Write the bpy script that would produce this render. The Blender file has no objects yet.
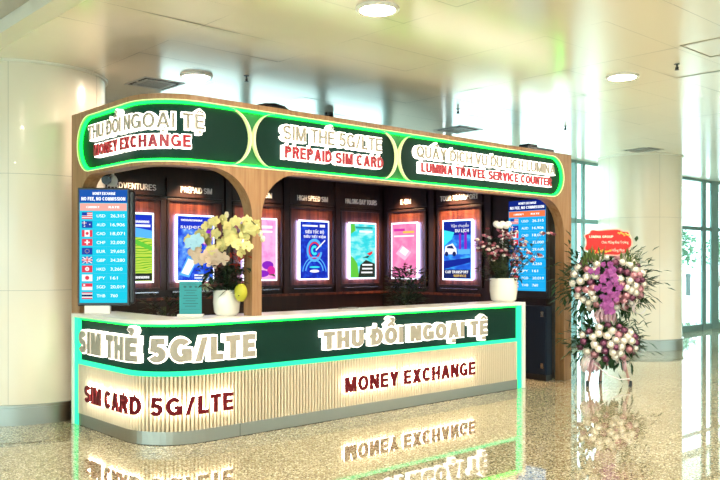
import bpy, bmesh, math, random
from mathutils import Vector, Matrix
random.seed(7)
PI = math.pi
SC = bpy.context.scene
COL = SC.collection

# ------------------------------------------------------------------ camera, world, exposure
cam_d = bpy.data.cameras.new('camera'); cam = bpy.data.objects.new('camera', cam_d); COL.objects.link(cam)
YAW = -math.radians(42.18)
cam.location = (0, 0, 1.55); cam.rotation_euler = (PI/2, 0, YAW)
cam_d.sensor_width = 36; cam_d.lens = 806/720*36; cam_d.shift_y = 23.4/720
cam_d.clip_end = 500
SC.camera = cam
SC.view_settings.view_transform = 'Standard'; SC.view_settings.look = 'None'
SC.view_settings.gamma = 1; SC.view_settings.exposure = 0.58; SC.view_settings.use_curve_mapping = False
W = bpy.data.worlds.new('sky'); SC.world = W; W.use_nodes = True
bg = W.node_tree.nodes['Background']; bg.inputs[0].default_value = (0.78, 0.96, 1.0, 1); bg.inputs[1].default_value = 4.6
LAMP = 270.0            # strength of every ceiling downlight's diffuser
LETTER_GLOW = 2.6      # strength of the lit acrylic behind the letters
LED = 5.0              # strength of the green light strips

# ------------------------------------------------------------------ materials
MATS = {}
def mat(name, col=(.8, .8, .8), rough=.5, metal=0., emis=None, es=0., spec=.5, coat=0.):
    if name in MATS: return MATS[name]
    m = bpy.data.materials.new(name); m.use_nodes = True
    b = m.node_tree.nodes['Principled BSDF']
    b.inputs['Base Color'].default_value = (*col, 1); b.inputs['Roughness'].default_value = rough
    b.inputs['Metallic'].default_value = metal; b.inputs['Specular IOR Level'].default_value = spec
    b.inputs['Coat Weight'].default_value = coat
    if emis: b.inputs['Emission Color'].default_value = (*emis, 1); b.inputs['Emission Strength'].default_value = es
    MATS[name] = m
    return m
def nodes(m): return m.node_tree.nodes, m.node_tree.links, m.node_tree.nodes['Principled BSDF']
def ramp(N, stops, interp='LINEAR'):
    r = N.new('ShaderNodeValToRGB'); r.color_ramp.interpolation = interp
    e = r.color_ramp.elements
    while len(e) < len(stops): e.new(.5)
    for k, (p, c) in enumerate(stops): e[k].position = p; e[k].color = (*c, 1)
    return r
def lit(name, col, s=1.0): return mat(name, (.0, .0, .0), .5, emis=col, es=s, spec=.05)
def wood(name, c0, c1, c2, scale, rough, spec=.5, coat=0.):
    m = mat(name, c1, rough, spec=spec, coat=coat); N, L, b = nodes(m)
    tc = N.new('ShaderNodeTexCoord'); mp = N.new('ShaderNodeMapping'); mp.inputs['Scale'].default_value = scale
    n = N.new('ShaderNodeTexNoise'); n.inputs['Scale'].default_value = 1; n.inputs['Detail'].default_value = 5; n.inputs['Roughness'].default_value = .6
    r = ramp(N, [(.3, c0), (.5, c1), (.72, c2)])
    L.new(tc.outputs['Object'], mp.inputs[0]); L.new(mp.outputs[0], n.inputs['Vector']); L.new(n.outputs[0], r.inputs[0]); L.new(r.outputs[0], b.inputs['Base Color'])
    return m
OAK = wood('oak_veneer', (.28, .135, .055), (.37, .20, .09), (.44, .26, .128), (26, 26, 1.6), .45)
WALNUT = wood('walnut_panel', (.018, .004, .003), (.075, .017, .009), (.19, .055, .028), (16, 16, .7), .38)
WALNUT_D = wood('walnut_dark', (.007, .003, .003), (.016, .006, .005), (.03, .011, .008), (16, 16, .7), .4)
BLACK = mat('black_plastic', (.008, .008, .01), .35)
SOFFIT = mat('black_soffit', (.006, .006, .007), .7)
WHITE = mat('white_laminate', (.85, .83, .78), .3)
CERAM = mat('white_ceramic', (.86, .83, .76), .15, coat=.3)
STEEL = mat('brushed_steel', (.34, .325, .285), .33, 1.0)
CHROME = mat('chrome', (.7, .7, .7), .15, 1.0)
PANEL = mat('dark_green_panel', (.006, .030, .023), .5, spec=.08)
LINING = mat('green_lining', (.012, .16, .05), .5)
G_LED = lit('green_led', (.03, 1.0, .36), LED*.25)
G_LED2 = lit('emerald_led', (.004, 1.0, .045), LED)
RING = mat('pale_edge_acrylic', (.75, .72, .42), .4, emis=(.62, .70, .32), es=.45)
FACE = mat('letter_face', (.40, .365, .305), .5, spec=.2)
RED = mat('red_letter_face', (.42, .006, .020), .3)
RED_D = mat('maroon_letter_face', (.13, .004, .010), .5, spec=.15)
HALO = lit('letter_light', (1.0, .93, .80), LETTER_GLOW)
HALO_F = lit('letter_backlight', (1.0, .86, .66), 19.0)
SLAT = mat('cream_slat', (.66, .57, .42), .5); SLAT_SHADE = mat('slat_gap_shade', (.30, .24, .15), .6)  # backing is the slat cream darkened, as shade between the slats
NAVY = mat('navy_laminate', (.002, .009, .024), .5, spec=.25)
LEAF = mat('leaf_green', (.022, .07, .018), .45)
LEAF_D = mat('leaf_dark', (.010, .030, .012), .5)
LEAF_L = mat('leaf_olive', (.10, .16, .04), .5)
STEM = mat('stem', (.05, .07, .02), .6)
SEAMW = mat('cream_cladding', (.82, .74, .60), .22, coat=.25)
FRAME_T = mat('teal_aluminium', (.17, .29, .28), .4, .3)

def terrazzo():
    m = mat('terrazzo', (.5, .45, .35), .035, spec=.6, coat=.35); N, L, b = nodes(m)
    b.inputs['Coat Roughness'].default_value = .01
    tc = N.new('ShaderNodeTexCoord')
    v = N.new('ShaderNodeTexVoronoi'); v.inputs['Scale'].default_value = 98
    sx = N.new('ShaderNodeSeparateColor')
    r = ramp(N, [(0, (.18, .15, .085)), (.2, (.37, .325, .20)), (.48, (.50, .45, .30)), (.70, (.66, .61, .44)), (.88, (.95, .90, .74))], 'CONSTANT')
    n = N.new('ShaderNodeTexNoise'); n.inputs['Scale'].default_value = 1.2; n.inputs['Detail'].default_value = 3
    mx = N.new('ShaderNodeMix'); mx.data_type = 'RGBA'; mx.blend_type = 'MULTIPLY'; mx.inputs[0].default_value = .35
    br = N.new('ShaderNodeTexBrick'); br.offset = 0; br.inputs['Scale'].default_value = 1; br.inputs['Brick Width'].default_value = 1.2; br.inputs['Row Height'].default_value = 1.2
    br.inputs['Mortar Size'].default_value = .004; br.inputs['Color1'].default_value = (1, 1, 1, 1); br.inputs['Color2'].default_value = (.95, .95, .95, 1); br.inputs['Mortar'].default_value = (.6, .58, .5, 1)
    m2 = N.new('ShaderNodeMix'); m2.data_type = 'RGBA'; m2.blend_type = 'MULTIPLY'; m2.inputs[0].default_value = 1
    L.new(tc.outputs['Object'], v.inputs['Vector']); L.new(v.outputs['Color'], sx.inputs[0]); L.new(sx.outputs[0], r.inputs[0])
    L.new(tc.outputs['Object'], n.inputs['Vector']); L.new(tc.outputs['Object'], br.inputs['Vector'])
    L.new(r.outputs[0], mx.inputs[6]); L.new(n.outputs[0], mx.inputs[7])
    L.new(mx.outputs[2], m2.inputs[6]); L.new(br.outputs['Color'], m2.inputs[7]); L.new(m2.outputs[2], b.inputs['Base Color'])
    return m
TERRAZZO = terrazzo()
CEIL = mat('ceiling_metal_panel', (.94, .87, .72), .19, .10)
def glass(name, tint, gl):
    m = bpy.data.materials.new(name); m.use_nodes = True; N, L = m.node_tree.nodes, m.node_tree.links
    N.clear(); o = N.new('ShaderNodeOutputMaterial'); t = N.new('ShaderNodeBsdfTransparent'); t.inputs[0].default_value = (*tint, 1)
    g = N.new('ShaderNodeBsdfGlossy'); g.inputs['Roughness'].default_value = .02; x = N.new('ShaderNodeMixShader')
    f0 = N.new('ShaderNodeLayerWeight'); f0.inputs[0].default_value = .5; p5 = N.new('ShaderNodeMath'); p5.operation = 'POWER'; p5.inputs[1].default_value = 4.5
    f = N.new('ShaderNodeMath'); f.operation = 'MULTIPLY_ADD'; f.inputs[1].default_value = .9; f.inputs[2].default_value = gl
    L.new(f0.outputs['Facing'], p5.inputs[0]); L.new(p5.outputs[0], f.inputs[0])
    L.new(f.outputs[0], x.inputs[0]); L.new(t.outputs[0], x.inputs[1]); L.new(g.outputs[0], x.inputs[2]); L.new(x.outputs[0], o.inputs[0])
    return m
GLASS = glass('window_glass', (.90, .99, .98), .03)

# ------------------------------------------------------------------ mesh helpers
class B:
    def __init__(s): s.v = []; s.f = []; s.m = []; s.T = None; s.k = 0
    def add(s, vs, fs):
        n = len(s.v)
        s.v += [tuple(s.T @ Vector(p)) if s.T else tuple(p) for p in vs]
        s.f += [tuple(i+n for i in f) for f in fs]; s.m += [s.k]*len(fs)
        return s
    def box(s, x0, x1, y0, y1, z0, z1):
        return s.add([(x0,y0,z0),(x1,y0,z0),(x1,y1,z0),(x0,y1,z0),(x0,y0,z1),(x1,y0,z1),(x1,y1,z1),(x0,y1,z1)],
                     [(0,3,2,1),(4,5,6,7),(0,1,5,4),(1,2,6,5),(2,3,7,6),(3,0,4,7)])
    def lathe(s, prof, n=24, c=(0,0,0), cap=True):
        vs = []; fs = []
        for r, z in prof:
            for k in range(n): a = 2*PI*k/n; vs.append((c[0]+r*math.cos(a), c[1]+r*math.sin(a), c[2]+z))
        for j in range(len(prof)-1):
            for k in range(n): fs.append((j*n+k, j*n+(k+1)%n, (j+1)*n+(k+1)%n, (j+1)*n+k))
        if cap: fs.append(tuple(reversed(range(n)))); fs.append(tuple((len(prof)-1)*n+k for k in range(n)))
        return s.add(vs, fs)
    def tube(s, pts, r, n=8):
        pts = [Vector(p) for p in pts]; vs = []; fs = []
        rr = r if isinstance(r, (list, tuple)) else [r]*len(pts)
        for i, p in enumerate(pts):
            d = (pts[min(i+1, len(pts)-1)]-pts[max(i-1, 0)]).normalized()
            a = d.orthogonal().normalized() if i == 0 else (a - d*a.dot(d)).normalized()
            b_ = d.cross(a)
            for k in range(n): t = 2*PI*k/n; vs.append(p+(a*math.cos(t)+b_*math.sin(t))*rr[i])
        for j in range(len(pts)-1):
            for k in range(n): fs.append((j*n+k, j*n+(k+1)%n, (j+1)*n+(k+1)%n, (j+1)*n+k))
        fs.append(tuple(reversed(range(n)))); fs.append(tuple((len(pts)-1)*n+k for k in range(n)))
        return s.add(vs, fs)
    def ball(s, c, r, n=10, sq=(1,1,1)):
        prof = [(math.sin(PI*j/(n//2+2)), -math.cos(PI*j/(n//2+2))) for j in range(1, n//2+2)]
        vs = []; fs = []
        for q, z in prof:
            for k in range(n): a = 2*PI*k/n; vs.append((c[0]+r*sq[0]*q*math.cos(a), c[1]+r*sq[1]*q*math.sin(a), c[2]+r*sq[2]*z))
        for j in range(len(prof)-1):
            for k in range(n): fs.append((j*n+k, j*n+(k+1)%n, (j+1)*n+(k+1)%n, (j+1)*n+k))
        fs.append(tuple(reversed(range(n)))); fs.append(tuple((len(prof)-1)*n+k for k in range(n)))
        return s.add(vs, fs)
    def quad(s, x0, x1, z0, z1, y): return s.add([(x0,y,z0),(x1,y,z0),(x1,y,z1),(x0,y,z1)], [(0,1,2,3)])
    def disc(s, x, z, rx, rz, y, n=24): return s.add([(x+rx*math.cos(2*PI*k/n), y, z+rz*math.sin(2*PI*k/n)) for k in range(n)], [tuple(range(n))])
    def poly(s, pts, y): return s.add([(a, y, b) for a, b in pts], [tuple(range(len(pts)))])
    def leaf(s, p, d, L, w, droop=.25, up=Vector((0,0,1))):
        p = Vector(p); d = Vector(d).normalized(); side = d.cross(up)
        side = side.normalized() if side.length > 1e-3 else Vector((1,0,0)); nrm = side.cross(d)
        a = p+d*L*.45-Vector((0,0,droop*L*.15))+nrm*w*.15; e = p+d*L-Vector((0,0,droop*L*.6))
        q = p+d*L*.75-Vector((0,0,droop*L*.35))
        return s.add([p, a+side*w/2, a-nrm*w*.2, a-side*w/2, q+side*w*.3, q-nrm*w*.12, q-side*w*.3, e],
                     [(0,2,1),(0,3,2),(1,2,5,4),(2,3,6,5),(4,5,7),(5,6,7)])
    def build(s, name, m, parent=None, smooth=False, bevel=0., kind=None):
        me = bpy.data.meshes.new(name); me.from_pydata([tuple(p) for p in s.v], [], s.f)
        ms = m if isinstance(m, (list, tuple)) else [m]
        for x in ms: me.materials.append(x)
        if len(ms) > 1: me.polygons.foreach_set('material_index', s.m)
        if smooth: me.polygons.foreach_set('use_smooth', [True]*len(me.polygons))
        me.update()
        o = bpy.data.objects.new(name, me); COL.objects.link(o)
        if parent: o.parent = parent
        if bevel:
            bv = o.modifiers.new('bevel', 'BEVEL'); bv.width = bevel; bv.segments = 2; bv.limit_method = 'ANGLE'
        if smooth:
            es = o.modifiers.new('edge_split', 'EDGE_SPLIT'); es.split_angle = math.radians(40)
        if kind: o['kind'] = kind
        return o
def thing(name, label, cat, loc=(0,0,0), rz=0., group=None):
    o = bpy.data.objects.new(name, None); COL.objects.link(o); o.empty_display_size = .1
    o.location = loc; o.rotation_euler = (0, 0, rz); o['label'] = label; o['category'] = cat
    if group: o['group'] = group
    return o
def tag(o, label, cat, group=None):
    o['label'] = label; o['category'] = cat
    if group: o['group'] = group
    return o
def dup(root, loc, rz, label, group=None):
    r = root.copy(); COL.objects.link(r); r.location = loc; r.rotation_euler = (0, 0, rz); r['label'] = label
    if group: r['group'] = group
    for ch in list(root.children):
        c = ch.copy(); COL.objects.link(c); c.parent = r
        for g in list(ch.children): d = g.copy(); COL.objects.link(d); d.parent = c
    return r
def from_mesh(name, me, m, parent=None):
    me.materials.clear(); me.materials.append(m); me.name = name
    o = bpy.data.objects.new(name, me); COL.objects.link(o)
    if parent: o.parent = parent
    return o

# text and flat shapes come out in (u, v, depth) and are then laid on the curved front or on a flat panel
def eval_curve(c):
    o = bpy.data.objects.new('tmp_shape', c); COL.objects.link(o)
    bpy.context.view_layer.update()
    me = bpy.data.meshes.new_from_object(o.evaluated_get(bpy.context.evaluated_depsgraph_get()))
    bpy.data.objects.remove(o); bpy.data.curves.remove(c)
    return me
def text_raw(body, off, ext):
    c = bpy.data.curves.new('lettering', 'FONT'); c.body = body; c.size = 1; c.offset = off; c.extrude = ext; c.resolution_u = 3
    return eval_curve(c)
def text_mesh(body, width, cap, w0, w1, bold=0, halo=0.):
    """lettering of a given total width and capital height, spanning depth w0..w1; u from 0, baseline v=0"""
    base = text_raw(body, bold, 0.0); xs = [v.co.x for v in base.vertices]
    bx0, bx1 = min(xs), max(xs); bpy.data.meshes.remove(base)
    me = text_raw(body, bold+halo, .5) if w1 > w0 else text_raw(body, bold+halo, 0)
    kx = width/(bx1-bx0); ky = cap/(.729+2*bold)
    for v in me.vertices:
        v.co.x = (v.co.x-bx0)*kx; v.co.y = (v.co.y+bold)*ky
        v.co.z = w0+(v.co.z+.5)*(w1-w0) if w1 > w0 else w0
    return me
def arc(cx, cy, rx, ry, a0, a1, n=12):
    return [(cx+rx*math.cos(math.radians(a0+(a1-a0)*k/n)), cy+ry*math.sin(math.radians(a0+(a1-a0)*k/n))) for k in range(n+1)]
# block capitals of the signs: every glyph is a set of thick strokes and slanted bars, cap height 1
def thick(pts, t, closed=False):
    """quads of a stroke of width t with mitred joints"""
    n = len(pts); L_, R_ = [], []
    for i in range(n):
        p = Vector(pts[i])
        if closed: a, c = Vector(pts[i-1]), Vector(pts[(i+1) % n])
        else: a = Vector(pts[i-1]) if i else None; c = Vector(pts[i+1]) if i < n-1 else None
        d1 = (p-a).normalized() if a is not None else None; d2 = (c-p).normalized() if c is not None else None
        if d1 is None: d1 = d2
        if d2 is None: d2 = d1
        n1 = Vector((-d1.y, d1.x)); n2 = Vector((-d2.y, d2.x)); m = n1+n2
        m = m.normalized() if m.length > 1e-6 else n1
        k = t/2/max(.45, m.dot(n1))
        L_.append(p+m*k); R_.append(p-m*k)
    out = []
    for i in range(n if closed else n-1):
        j = (i+1) % n; out.append((R_[i], R_[j], L_[j], L_[i]))
    return out, L_, R_
def glyph(ch, t):
    """-> width, strokes [(points, width, closed)], bars [polygon]"""
    h = t/2; S_ = []; G = []
    def st(p, w=t, c=False): S_.append((p, w, c))
    base = dict(Đ='D', Ổ='O', Ộ='O', Ạ='A', Ệ='E', Ẻ='E', Ầ='A', Ị='I', Ụ='U', Ế='E', Ố='O', Ê='E').get(ch, ch)
    Wd = dict(I=t, T=.60, H=.68, U=.68, D=.68, O=.76, N=.69, G=.74, A=.76, E=.58, M=.82, Y=.70, X=.70, C=.72, S=.66, L=.54, R=.68, P=.64, Q=.78, V=.70, K=.68, B=.66, F=.56).get(base, .6)
    if ch == '5': Wd = .58
    if ch == '/': Wd = .46
    if ch == '-': Wd = .3
    if ch == ',': Wd = t
    W_ = Wd; w = W_-h
    def el(cx, cy, rx, ry, a0, a1, n=16): return arc(cx, cy, rx, ry, a0, a1, n)
    if base == 'I': st([(h,0),(h,1)])
    elif base == 'T': st([(0,1-h),(W_,1-h)]); st([(W_/2,1-t),(W_/2,0)])
    elif base == 'H': st([(h,0),(h,1)]); st([(w,0),(w,1)]); st([(t,.51),(W_-t,.51)], t*.92)
    elif base == 'U': st([(h,1)]+el(W_/2, .32, W_/2-h, .32-h, 180, 360)+[(w,1)])
    elif base == 'D': st([(h,0),(h,1)]); st([(t,1-h),(W_*.42,1-h)]+el(W_*.42, .5, W_*.58-h, .5-h, 90, -90)+[(t,h)])
    elif base == 'O' or base == 'Q':
        st(el(W_/2, .5, W_/2-h, .5-h, 0, 345, 23), t, True)
        if base == 'Q': st([(W_*.58,.27),(W_*.97,-.03)], t*.9)
    elif base == 'C': st(el(W_/2, .5, W_/2-h, .5-h, 42, 318, 22))
    elif base == 'G': st(el(W_/2, .5, W_/2-h, .5-h, 42, 345, 24)); st([(W_*.52,.44),(W_-.01,.44)], t*.9); st([(w+.01,.46),(w+.01,.04)], t*.9)
    elif base == 'N': st([(h,0),(h,1)]); st([(w,0),(w,1)]); G.append([(0,1),(t*1.15,1),(W_,0),(W_-t*1.15,0)])
    elif base == 'M': st([(h,0),(h,1)]); st([(w,0),(w,1)]); G.append([(0,1),(t*1.2,1),(W_/2+t*.42,0),(W_/2-t*.42,0)]); G.append([(W_,1),(W_-t*1.2,1),(W_/2-t*.42,0),(W_/2+t*.42,0)])
    elif base == 'A': G.append([(0,0),(t*1.08,0),(W_/2+t*.55,1),(W_/2-t*.55,1)]); G.append([(W_,0),(W_-t*1.08,0),(W_/2-t*.55,1),(W_/2+t*.55,1)]); st([(W_*.22,.29),(W_*.78,.29)], t*.85)
    elif base == 'V': G.append([(0,1),(t*1.08,1),(W_/2+t*.55,0),(W_/2-t*.55,0)]); G.append([(W_,1),(W_-t*1.08,1),(W_/2-t*.55,0),(W_/2+t*.55,0)])
    elif base == 'Y': G.append([(0,1),(t*1.2,1),(W_/2+h,.44),(W_/2-h,.36)]); G.append([(W_,1),(W_-t*1.2,1),(W_/2-h,.44),(W_/2+h,.36)]); st([(W_/2,0),(W_/2,.45)])
    elif base == 'X': G.append([(0,0),(t*1.2,0),(W_,1),(W_-t*1.2,1)]); G.append([(W_,0),(W_-t*1.2,0),(0,1),(t*1.2,1)])
    elif base == 'E': st([(h,0),(h,1)]); st([(t,1-h),(W_,1-h)]); st([(t,h),(W_,h)]); st([(t,.51),(W_*.93,.51)], t*.92)
    elif base == 'F': st([(h,0),(h,1)]); st([(t,1-h),(W_,1-h)]); st([(t,.5),(W_*.9,.5)], t*.92)
    elif base == 'L': st([(h,0),(h,1)]); st([(t,h),(W_,h)])
    elif base in 'PRB':
        st([(h,0),(h,1)]); m = .44; st([(t,1-h),(W_*.5,1-h)]+el(W_*.5, (1+m)/2, W_*.5-h, (1-m)/2-h, 90, -90)+[(t,m+h)])
        if base == 'R': G.append([(W_*.42,m+h),(W_*.42+t*1.05,m+h),(W_,0),(W_-t*1.1,0)])
        if base == 'B': st([(t,h),(W_*.5,h)]+el(W_*.5, (m+t)/2, W_*.5-h, (m+t)/2-h, -90, 90)+[(t,m+h)])
    elif base == 'K': st([(h,0),(h,1)]); G.append([(t*.9,.30),(t*.9,.52),(W_-t*1.2,1),(W_,1)]); G.append([(W_*.35,.52),(W_*.35+t,.66),(W_,0),(W_-t*1.2,0)])
    elif base == 'S':
        ry = (1-t)/4; st(el(W_/2, 1-h-ry, W_/2-h, ry, 22, 270, 16)+el(W_/2, h+ry, W_/2-h, ry, 90, -158, 16)[1:])
    elif base == '5': st([(W_*.93,1-h),(W_*.20,1-h)]); G.append([(W_*.14,1),(W_*.14+t*.9,1),(W_*.08+t*.9,.44),(W_*.06,.44)]); st(el(W_*.46, .33, W_*.54-h, .33-h, 140, -150, 18))
    elif base == '/': G.append([(0,0),(t*.85,0),(W_,1),(W_-t*.85,1)])
    elif base == ',': G.append([(0,0),(-.02,-.16),(t*.5,-.16),(t,0),(t,t),(0,t)])
    elif base == '-': st([(0,.38),(W_,.38)], t*.9)
    c = W_/2
    if ch == 'Đ': st([(-.10,.52),(W_*.46,.52)], t*.8)
    q = t*.62
    if ch in 'ỔỘỆẦẾỐÊ': st([(c-.20,1.09),(c,1.24),(c+.20,1.09)], q)
    if ch in 'ỘẠỆỊỤ': st([(c-t*.5,-.20),(c+t*.5,-.20)], t*.95)
    hx, hy = (c+.06, 1.27) if ch == 'Ổ' else (c, 1.10)
    if ch in 'ỔẺ': st([(hx-.10,hy+.17)]+el(hx-.005, hy+.17, .10, .085, 110, -60, 8)+[(hx,hy-.01)], q*.9)
    if ch in 'Ầ': st([(c+.12,1.38),(c+.26,1.20)], q)
    if ch in 'ẾỐ': st([(c+.14,1.20),(c+.30,1.38)], q)
    return W_, S_, G
def cap_letters(body, width, cap, w0, w1, t=.19, grow=0., gap=.125, space=.34):
    """one mesh per letter: [(mesh, u offset already inside)]; grow swells every outline (in cap heights)"""
    tot = 0; pos = []
    for ch in body:
        if ch == ' ': tot += space; continue
        pos.append((ch, tot)); tot += glyph(ch, t)[0]+gap
    tot -= gap; kx = width/tot; out = []
    w0_, w1_ = w0, w1
    for ch, x in pos:
        W_, S_, G = glyph(ch, t); b = B()
        def prism(quads):
            prism.k = getattr(prism, 'k', 0)+1; w1 = w1_+prism.k*.0004; w0 = w0_-prism.k*.0003
            for qd in quads:
                n = len(qd)
                if sum(qd[i][0]*qd[(i+1)%n][1]-qd[(i+1)%n][0]*qd[i][1] for i in range(n)) < 0: qd = qd[::-1]
                vs = [((x+p[0])*kx, p[1]*cap, z) for z in (w0, w1) for p in qd]
                b.add(vs, [tuple(reversed(range(n))), tuple(range(n, 2*n))]+[(i, (i+1)%n, n+(i+1)%n, n+i) for i in range(n)])
        for pts, w, cl in S_:
            if grow and not cl:
                p0, p1 = Vector(pts[0]), Vector(pts[1]); q0, q1 = Vector(pts[-1]), Vector(pts[-2])
                pts = [tuple(p0+(p0-p1).normalized()*grow)]+list(pts[1:-1])+[tuple(q0+(q0-q1).normalized()*grow)]
            prism(thick(pts, w+2*grow, cl)[0])
        for pg in G:
            prism([pg])
            if grow: prism(thick(pg, 2*grow, True)[0])
        me = bpy.data.meshes.new('letter'); me.from_pydata(b.v, [], b.f); me.update(); out.append(me)
    return out
def join(meshes):
    bm = bmesh.new()
    for m in meshes: bm.from_mesh(m); bpy.data.meshes.remove(m)
    me = bpy.data.meshes.new('lettering'); bm.to_mesh(me); bm.free(); return me
def put_letters(body, a0, a1, z, cap, w, glow, fm, gm, t, parent, grow):
    """channel letters on the curved front: each letter a part with its lit acrylic backing as sub-part"""
    fa = cap_letters(body, a1-a0, cap, w[0], w[1], t); gl = cap_letters(body, a1-a0, cap, glow[0], glow[1], t, grow)
    for f_, g_ in zip(fa, gl):
        l = from_mesh('letter', bend(f_, a0, z), fm, parent); from_mesh('letter_glow', bend(g_, a0, z), gm, l)
def flat_shape(loops, w0, w1):
    c = bpy.data.curves.new('shape', 'CURVE'); c.dimensions = '2D'; c.fill_mode = 'BOTH'; c.extrude = (w1-w0)/2
    for lp in loops:
        sp = c.splines.new('POLY'); sp.points.add(len(lp)-1); sp.use_cyclic_u = True
        for p, q in zip(sp.points, lp): p.co = (q[0], q[1], 0, 1)
    me = eval_curve(c)
    for v in me.vertices: v.co.z += (w0+w1)/2
    return me

# ---- the kiosk front: straight left flank, quarter-round corner, long straight front
X0, Y0, YF, R = 3.18, 7.65, 6.06, .5
L1 = Y0-YF-R; A = R*PI/2
def sl(y): return Y0-y
def sf(x): return L1+A+(x-X0-R)
def P(s, w):
    if s < L1: return (X0-w, Y0-s)
    if s < L1+A:
        t = (s-L1)/R; r = max(R+w, .03); return (X0+R-r*math.cos(t), YF+R-r*math.sin(t))
    return (X0+R+(s-L1-A), YF-w)
def bend(me, s0=0., z0=0.):
    bm = bmesh.new(); bm.from_mesh(me)
    for v in bm.verts: v.co.x += s0; v.co.y += z0
    lo = min(v.co.x for v in bm.verts); hi = max(v.co.x for v in bm.verts)
    for k in range(0, 15):
        c = L1+A*k/14
        if lo < c < hi:
            bmesh.ops.bisect_plane(bm, geom=bm.verts[:]+bm.edges[:]+bm.faces[:], plane_co=(c,0,0), plane_no=(1,0,0))
    for v in bm.verts:
        x, y = P(v.co.x, v.co.z); v.co = (x, y, v.co.y)
    bm.to_mesh(me); bm.free()
    return me
def sweep(b, s0, s1, w0, w1, z0, z1):
    ss = [s0]+[L1+A*k/14 for k in range(15) if s0+1e-4 < L1+A*k/14 < s1-1e-4]+[s1]
    vs = []; fs = []
    for s in ss:
        for w, z in ((w0, z0), (w1, z0), (w1, z1), (w0, z1)): vs.append((*P(s, w), z))
    for j in range(len(ss)-1):
        for k in range(4): fs.append((j*4+k, j*4+(k+1)%4, j*4+4+(k+1)%4, j*4+4+k))
    n = (len(ss)-1)*4
    fs += [(3, 2, 1, 0), (n, n+1, n+2, n+3)]
    return b.add(vs, fs)
def stadium(s0, s1, z0, z1, r):
    return arc(s1-r, z1-r, r, r, 90, 0)+arc(s1-r, z0+r, r, r, 0, -90)+arc(s0+r, z0+r, r, r, 270, 180)+arc(s0+r, z1-r, r, r, 180, 90)

# ------------------------------------------------------------------ the hall
def S(o): o['kind'] = 'structure'; return o
S(B().box(-12, 34, -12, 9.9, -.1, 0).build('floor', TERRAZZO))
CZ = 3.5
b = B()
PX, PY = 1.17, .567
xs = [7.0+PX*k for k in range(-17, 24)]; ys = [4.05+PY*k for k in range(-29, 11)]
for i, x in enumerate(xs[:-1]):
    for j, y in enumerate(ys[:-1]):
        if x < 2.3 and y+PY/2 > 5.87 and x > -4: continue
        g = .0012; tx, ty = random.gauss(0, .0022), random.gauss(0, .0028)
        h = [CZ+tx*sx*PX/2+ty*sy*PY/2 for sx, sy in ((-1,-1),(1,-1),(1,1),(-1,1))]
        b.add([(x+g,y+g,h[0]),(x+PX-g,y+g,h[1]),(x+PX-g,y+PY-g,h[2]),(x+g,y+PY-g,h[3])], [(3,2,1,0)])
cl = S(b.build('ceiling', CEIL))
S(B().box(-13, 35, -13, 10.5, CZ+.16, CZ+.3).build('ceiling_slab', mat('slab_grey', (.35, .33, .28), .9), cl))
b = B()                                    # raised ceiling coffer at the upper left: liner, lip and inner panel
b.box(-4.0, 2.50, 5.72, 5.88, CZ-.004, CZ+.12); b.box(2.32, 2.50, 5.88, 9.9, CZ-.004, CZ+.12)
b.build('coffer_lip', mat('coffer_cream', (.86, .82, .70), .4), cl)
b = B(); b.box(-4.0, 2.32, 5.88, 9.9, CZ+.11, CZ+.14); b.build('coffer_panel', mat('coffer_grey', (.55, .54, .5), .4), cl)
S(B().box(-12.2, -12, -12, 9.9, 0, .3).build('wall_left', SEAMW))
S(B().box(34, 34.2, -12, 9.9, 0, CZ).build('wall_right', SEAMW))
S(B().box(-12, 34, -12.2, -12, 0, .3).build('wall_front', SEAMW))
S(B().box(-12, 5.2, 9.75, 9.95, 0, CZ).build('wall_back', SEAMW))
S(B().box(9.5, 9.6, 8.62, 9.9, 0, CZ).build('wall_return', SEAMW))

# glazed facade: (x0, x1) bays with their mullions
YW = 8.55
wn = 0
def bay(x0, x1, y, m0=.06, m1=.06, transom=2.31, sill=.14, dp=.05):
    global wn; wn += 1
    b = B()
    b.box(x0, x0+m0, y-dp, y+dp, 0, CZ); b.box(x1-m1, x1, y-dp, y+dp, 0, CZ)
    b.box(x0+m0, x1-m1, y-dp*.8, y+dp*.8, 0, sill); b.box(x0+m0, x1-m1, y-dp*.8, y+dp*.8, CZ-.06, CZ)
    if transom: b.box(x0+m0, x1-m1, y-dp*.8, y+dp*.8, transom, transom+.09)
    o = S(b.build('window_%d' % wn, FRAME_T))
    B().box(x0+m0, x1-m1, y-.006, y+.006, sill, CZ-.06).build('glass_pane', GLASS, o)
bay(9.62, 11.4, YW); bay(11.4, 13.22, YW); bay(13.22, 13.5, YW, .03, .05, dp=.02); bay(13.5, 18.66, YW, .04, .20, dp=.02)
bay(18.66, 19.26, YW, .0, .34, dp=.02); bay(19.26, 24, YW, dp=.02); bay(24, 29, YW); bay(29, 34, YW)
S(B().box(-12, 34, -12.2, -12, 1.7, CZ).build('added_front_header', SEAMW))  # unseen strip closing the wall above the added low windows
for k in range(8): bay(-12+k*5.75, -12+(k+1)*5.75, -12.1, .1, .1, 0, .3)  # unseen low front windows, added so daylight brightens the ceiling
wn += 1
o = S(B().box(-12.1, -12.0, -12, 9.8, CZ-.06, CZ).build('window_%d' % wn, FRAME_T))
B().box(-12.11, -12.1, -12, 9.8, .3, CZ-.06).build('glass_pane', GLASS, o)  # unseen left glazing, added to let in daylight for the ceiling
for k in range(3): bay(5.2+k*1.43, 5.2+(k+1)*1.43, 9.8, transom=0, sill=1.6)

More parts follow.
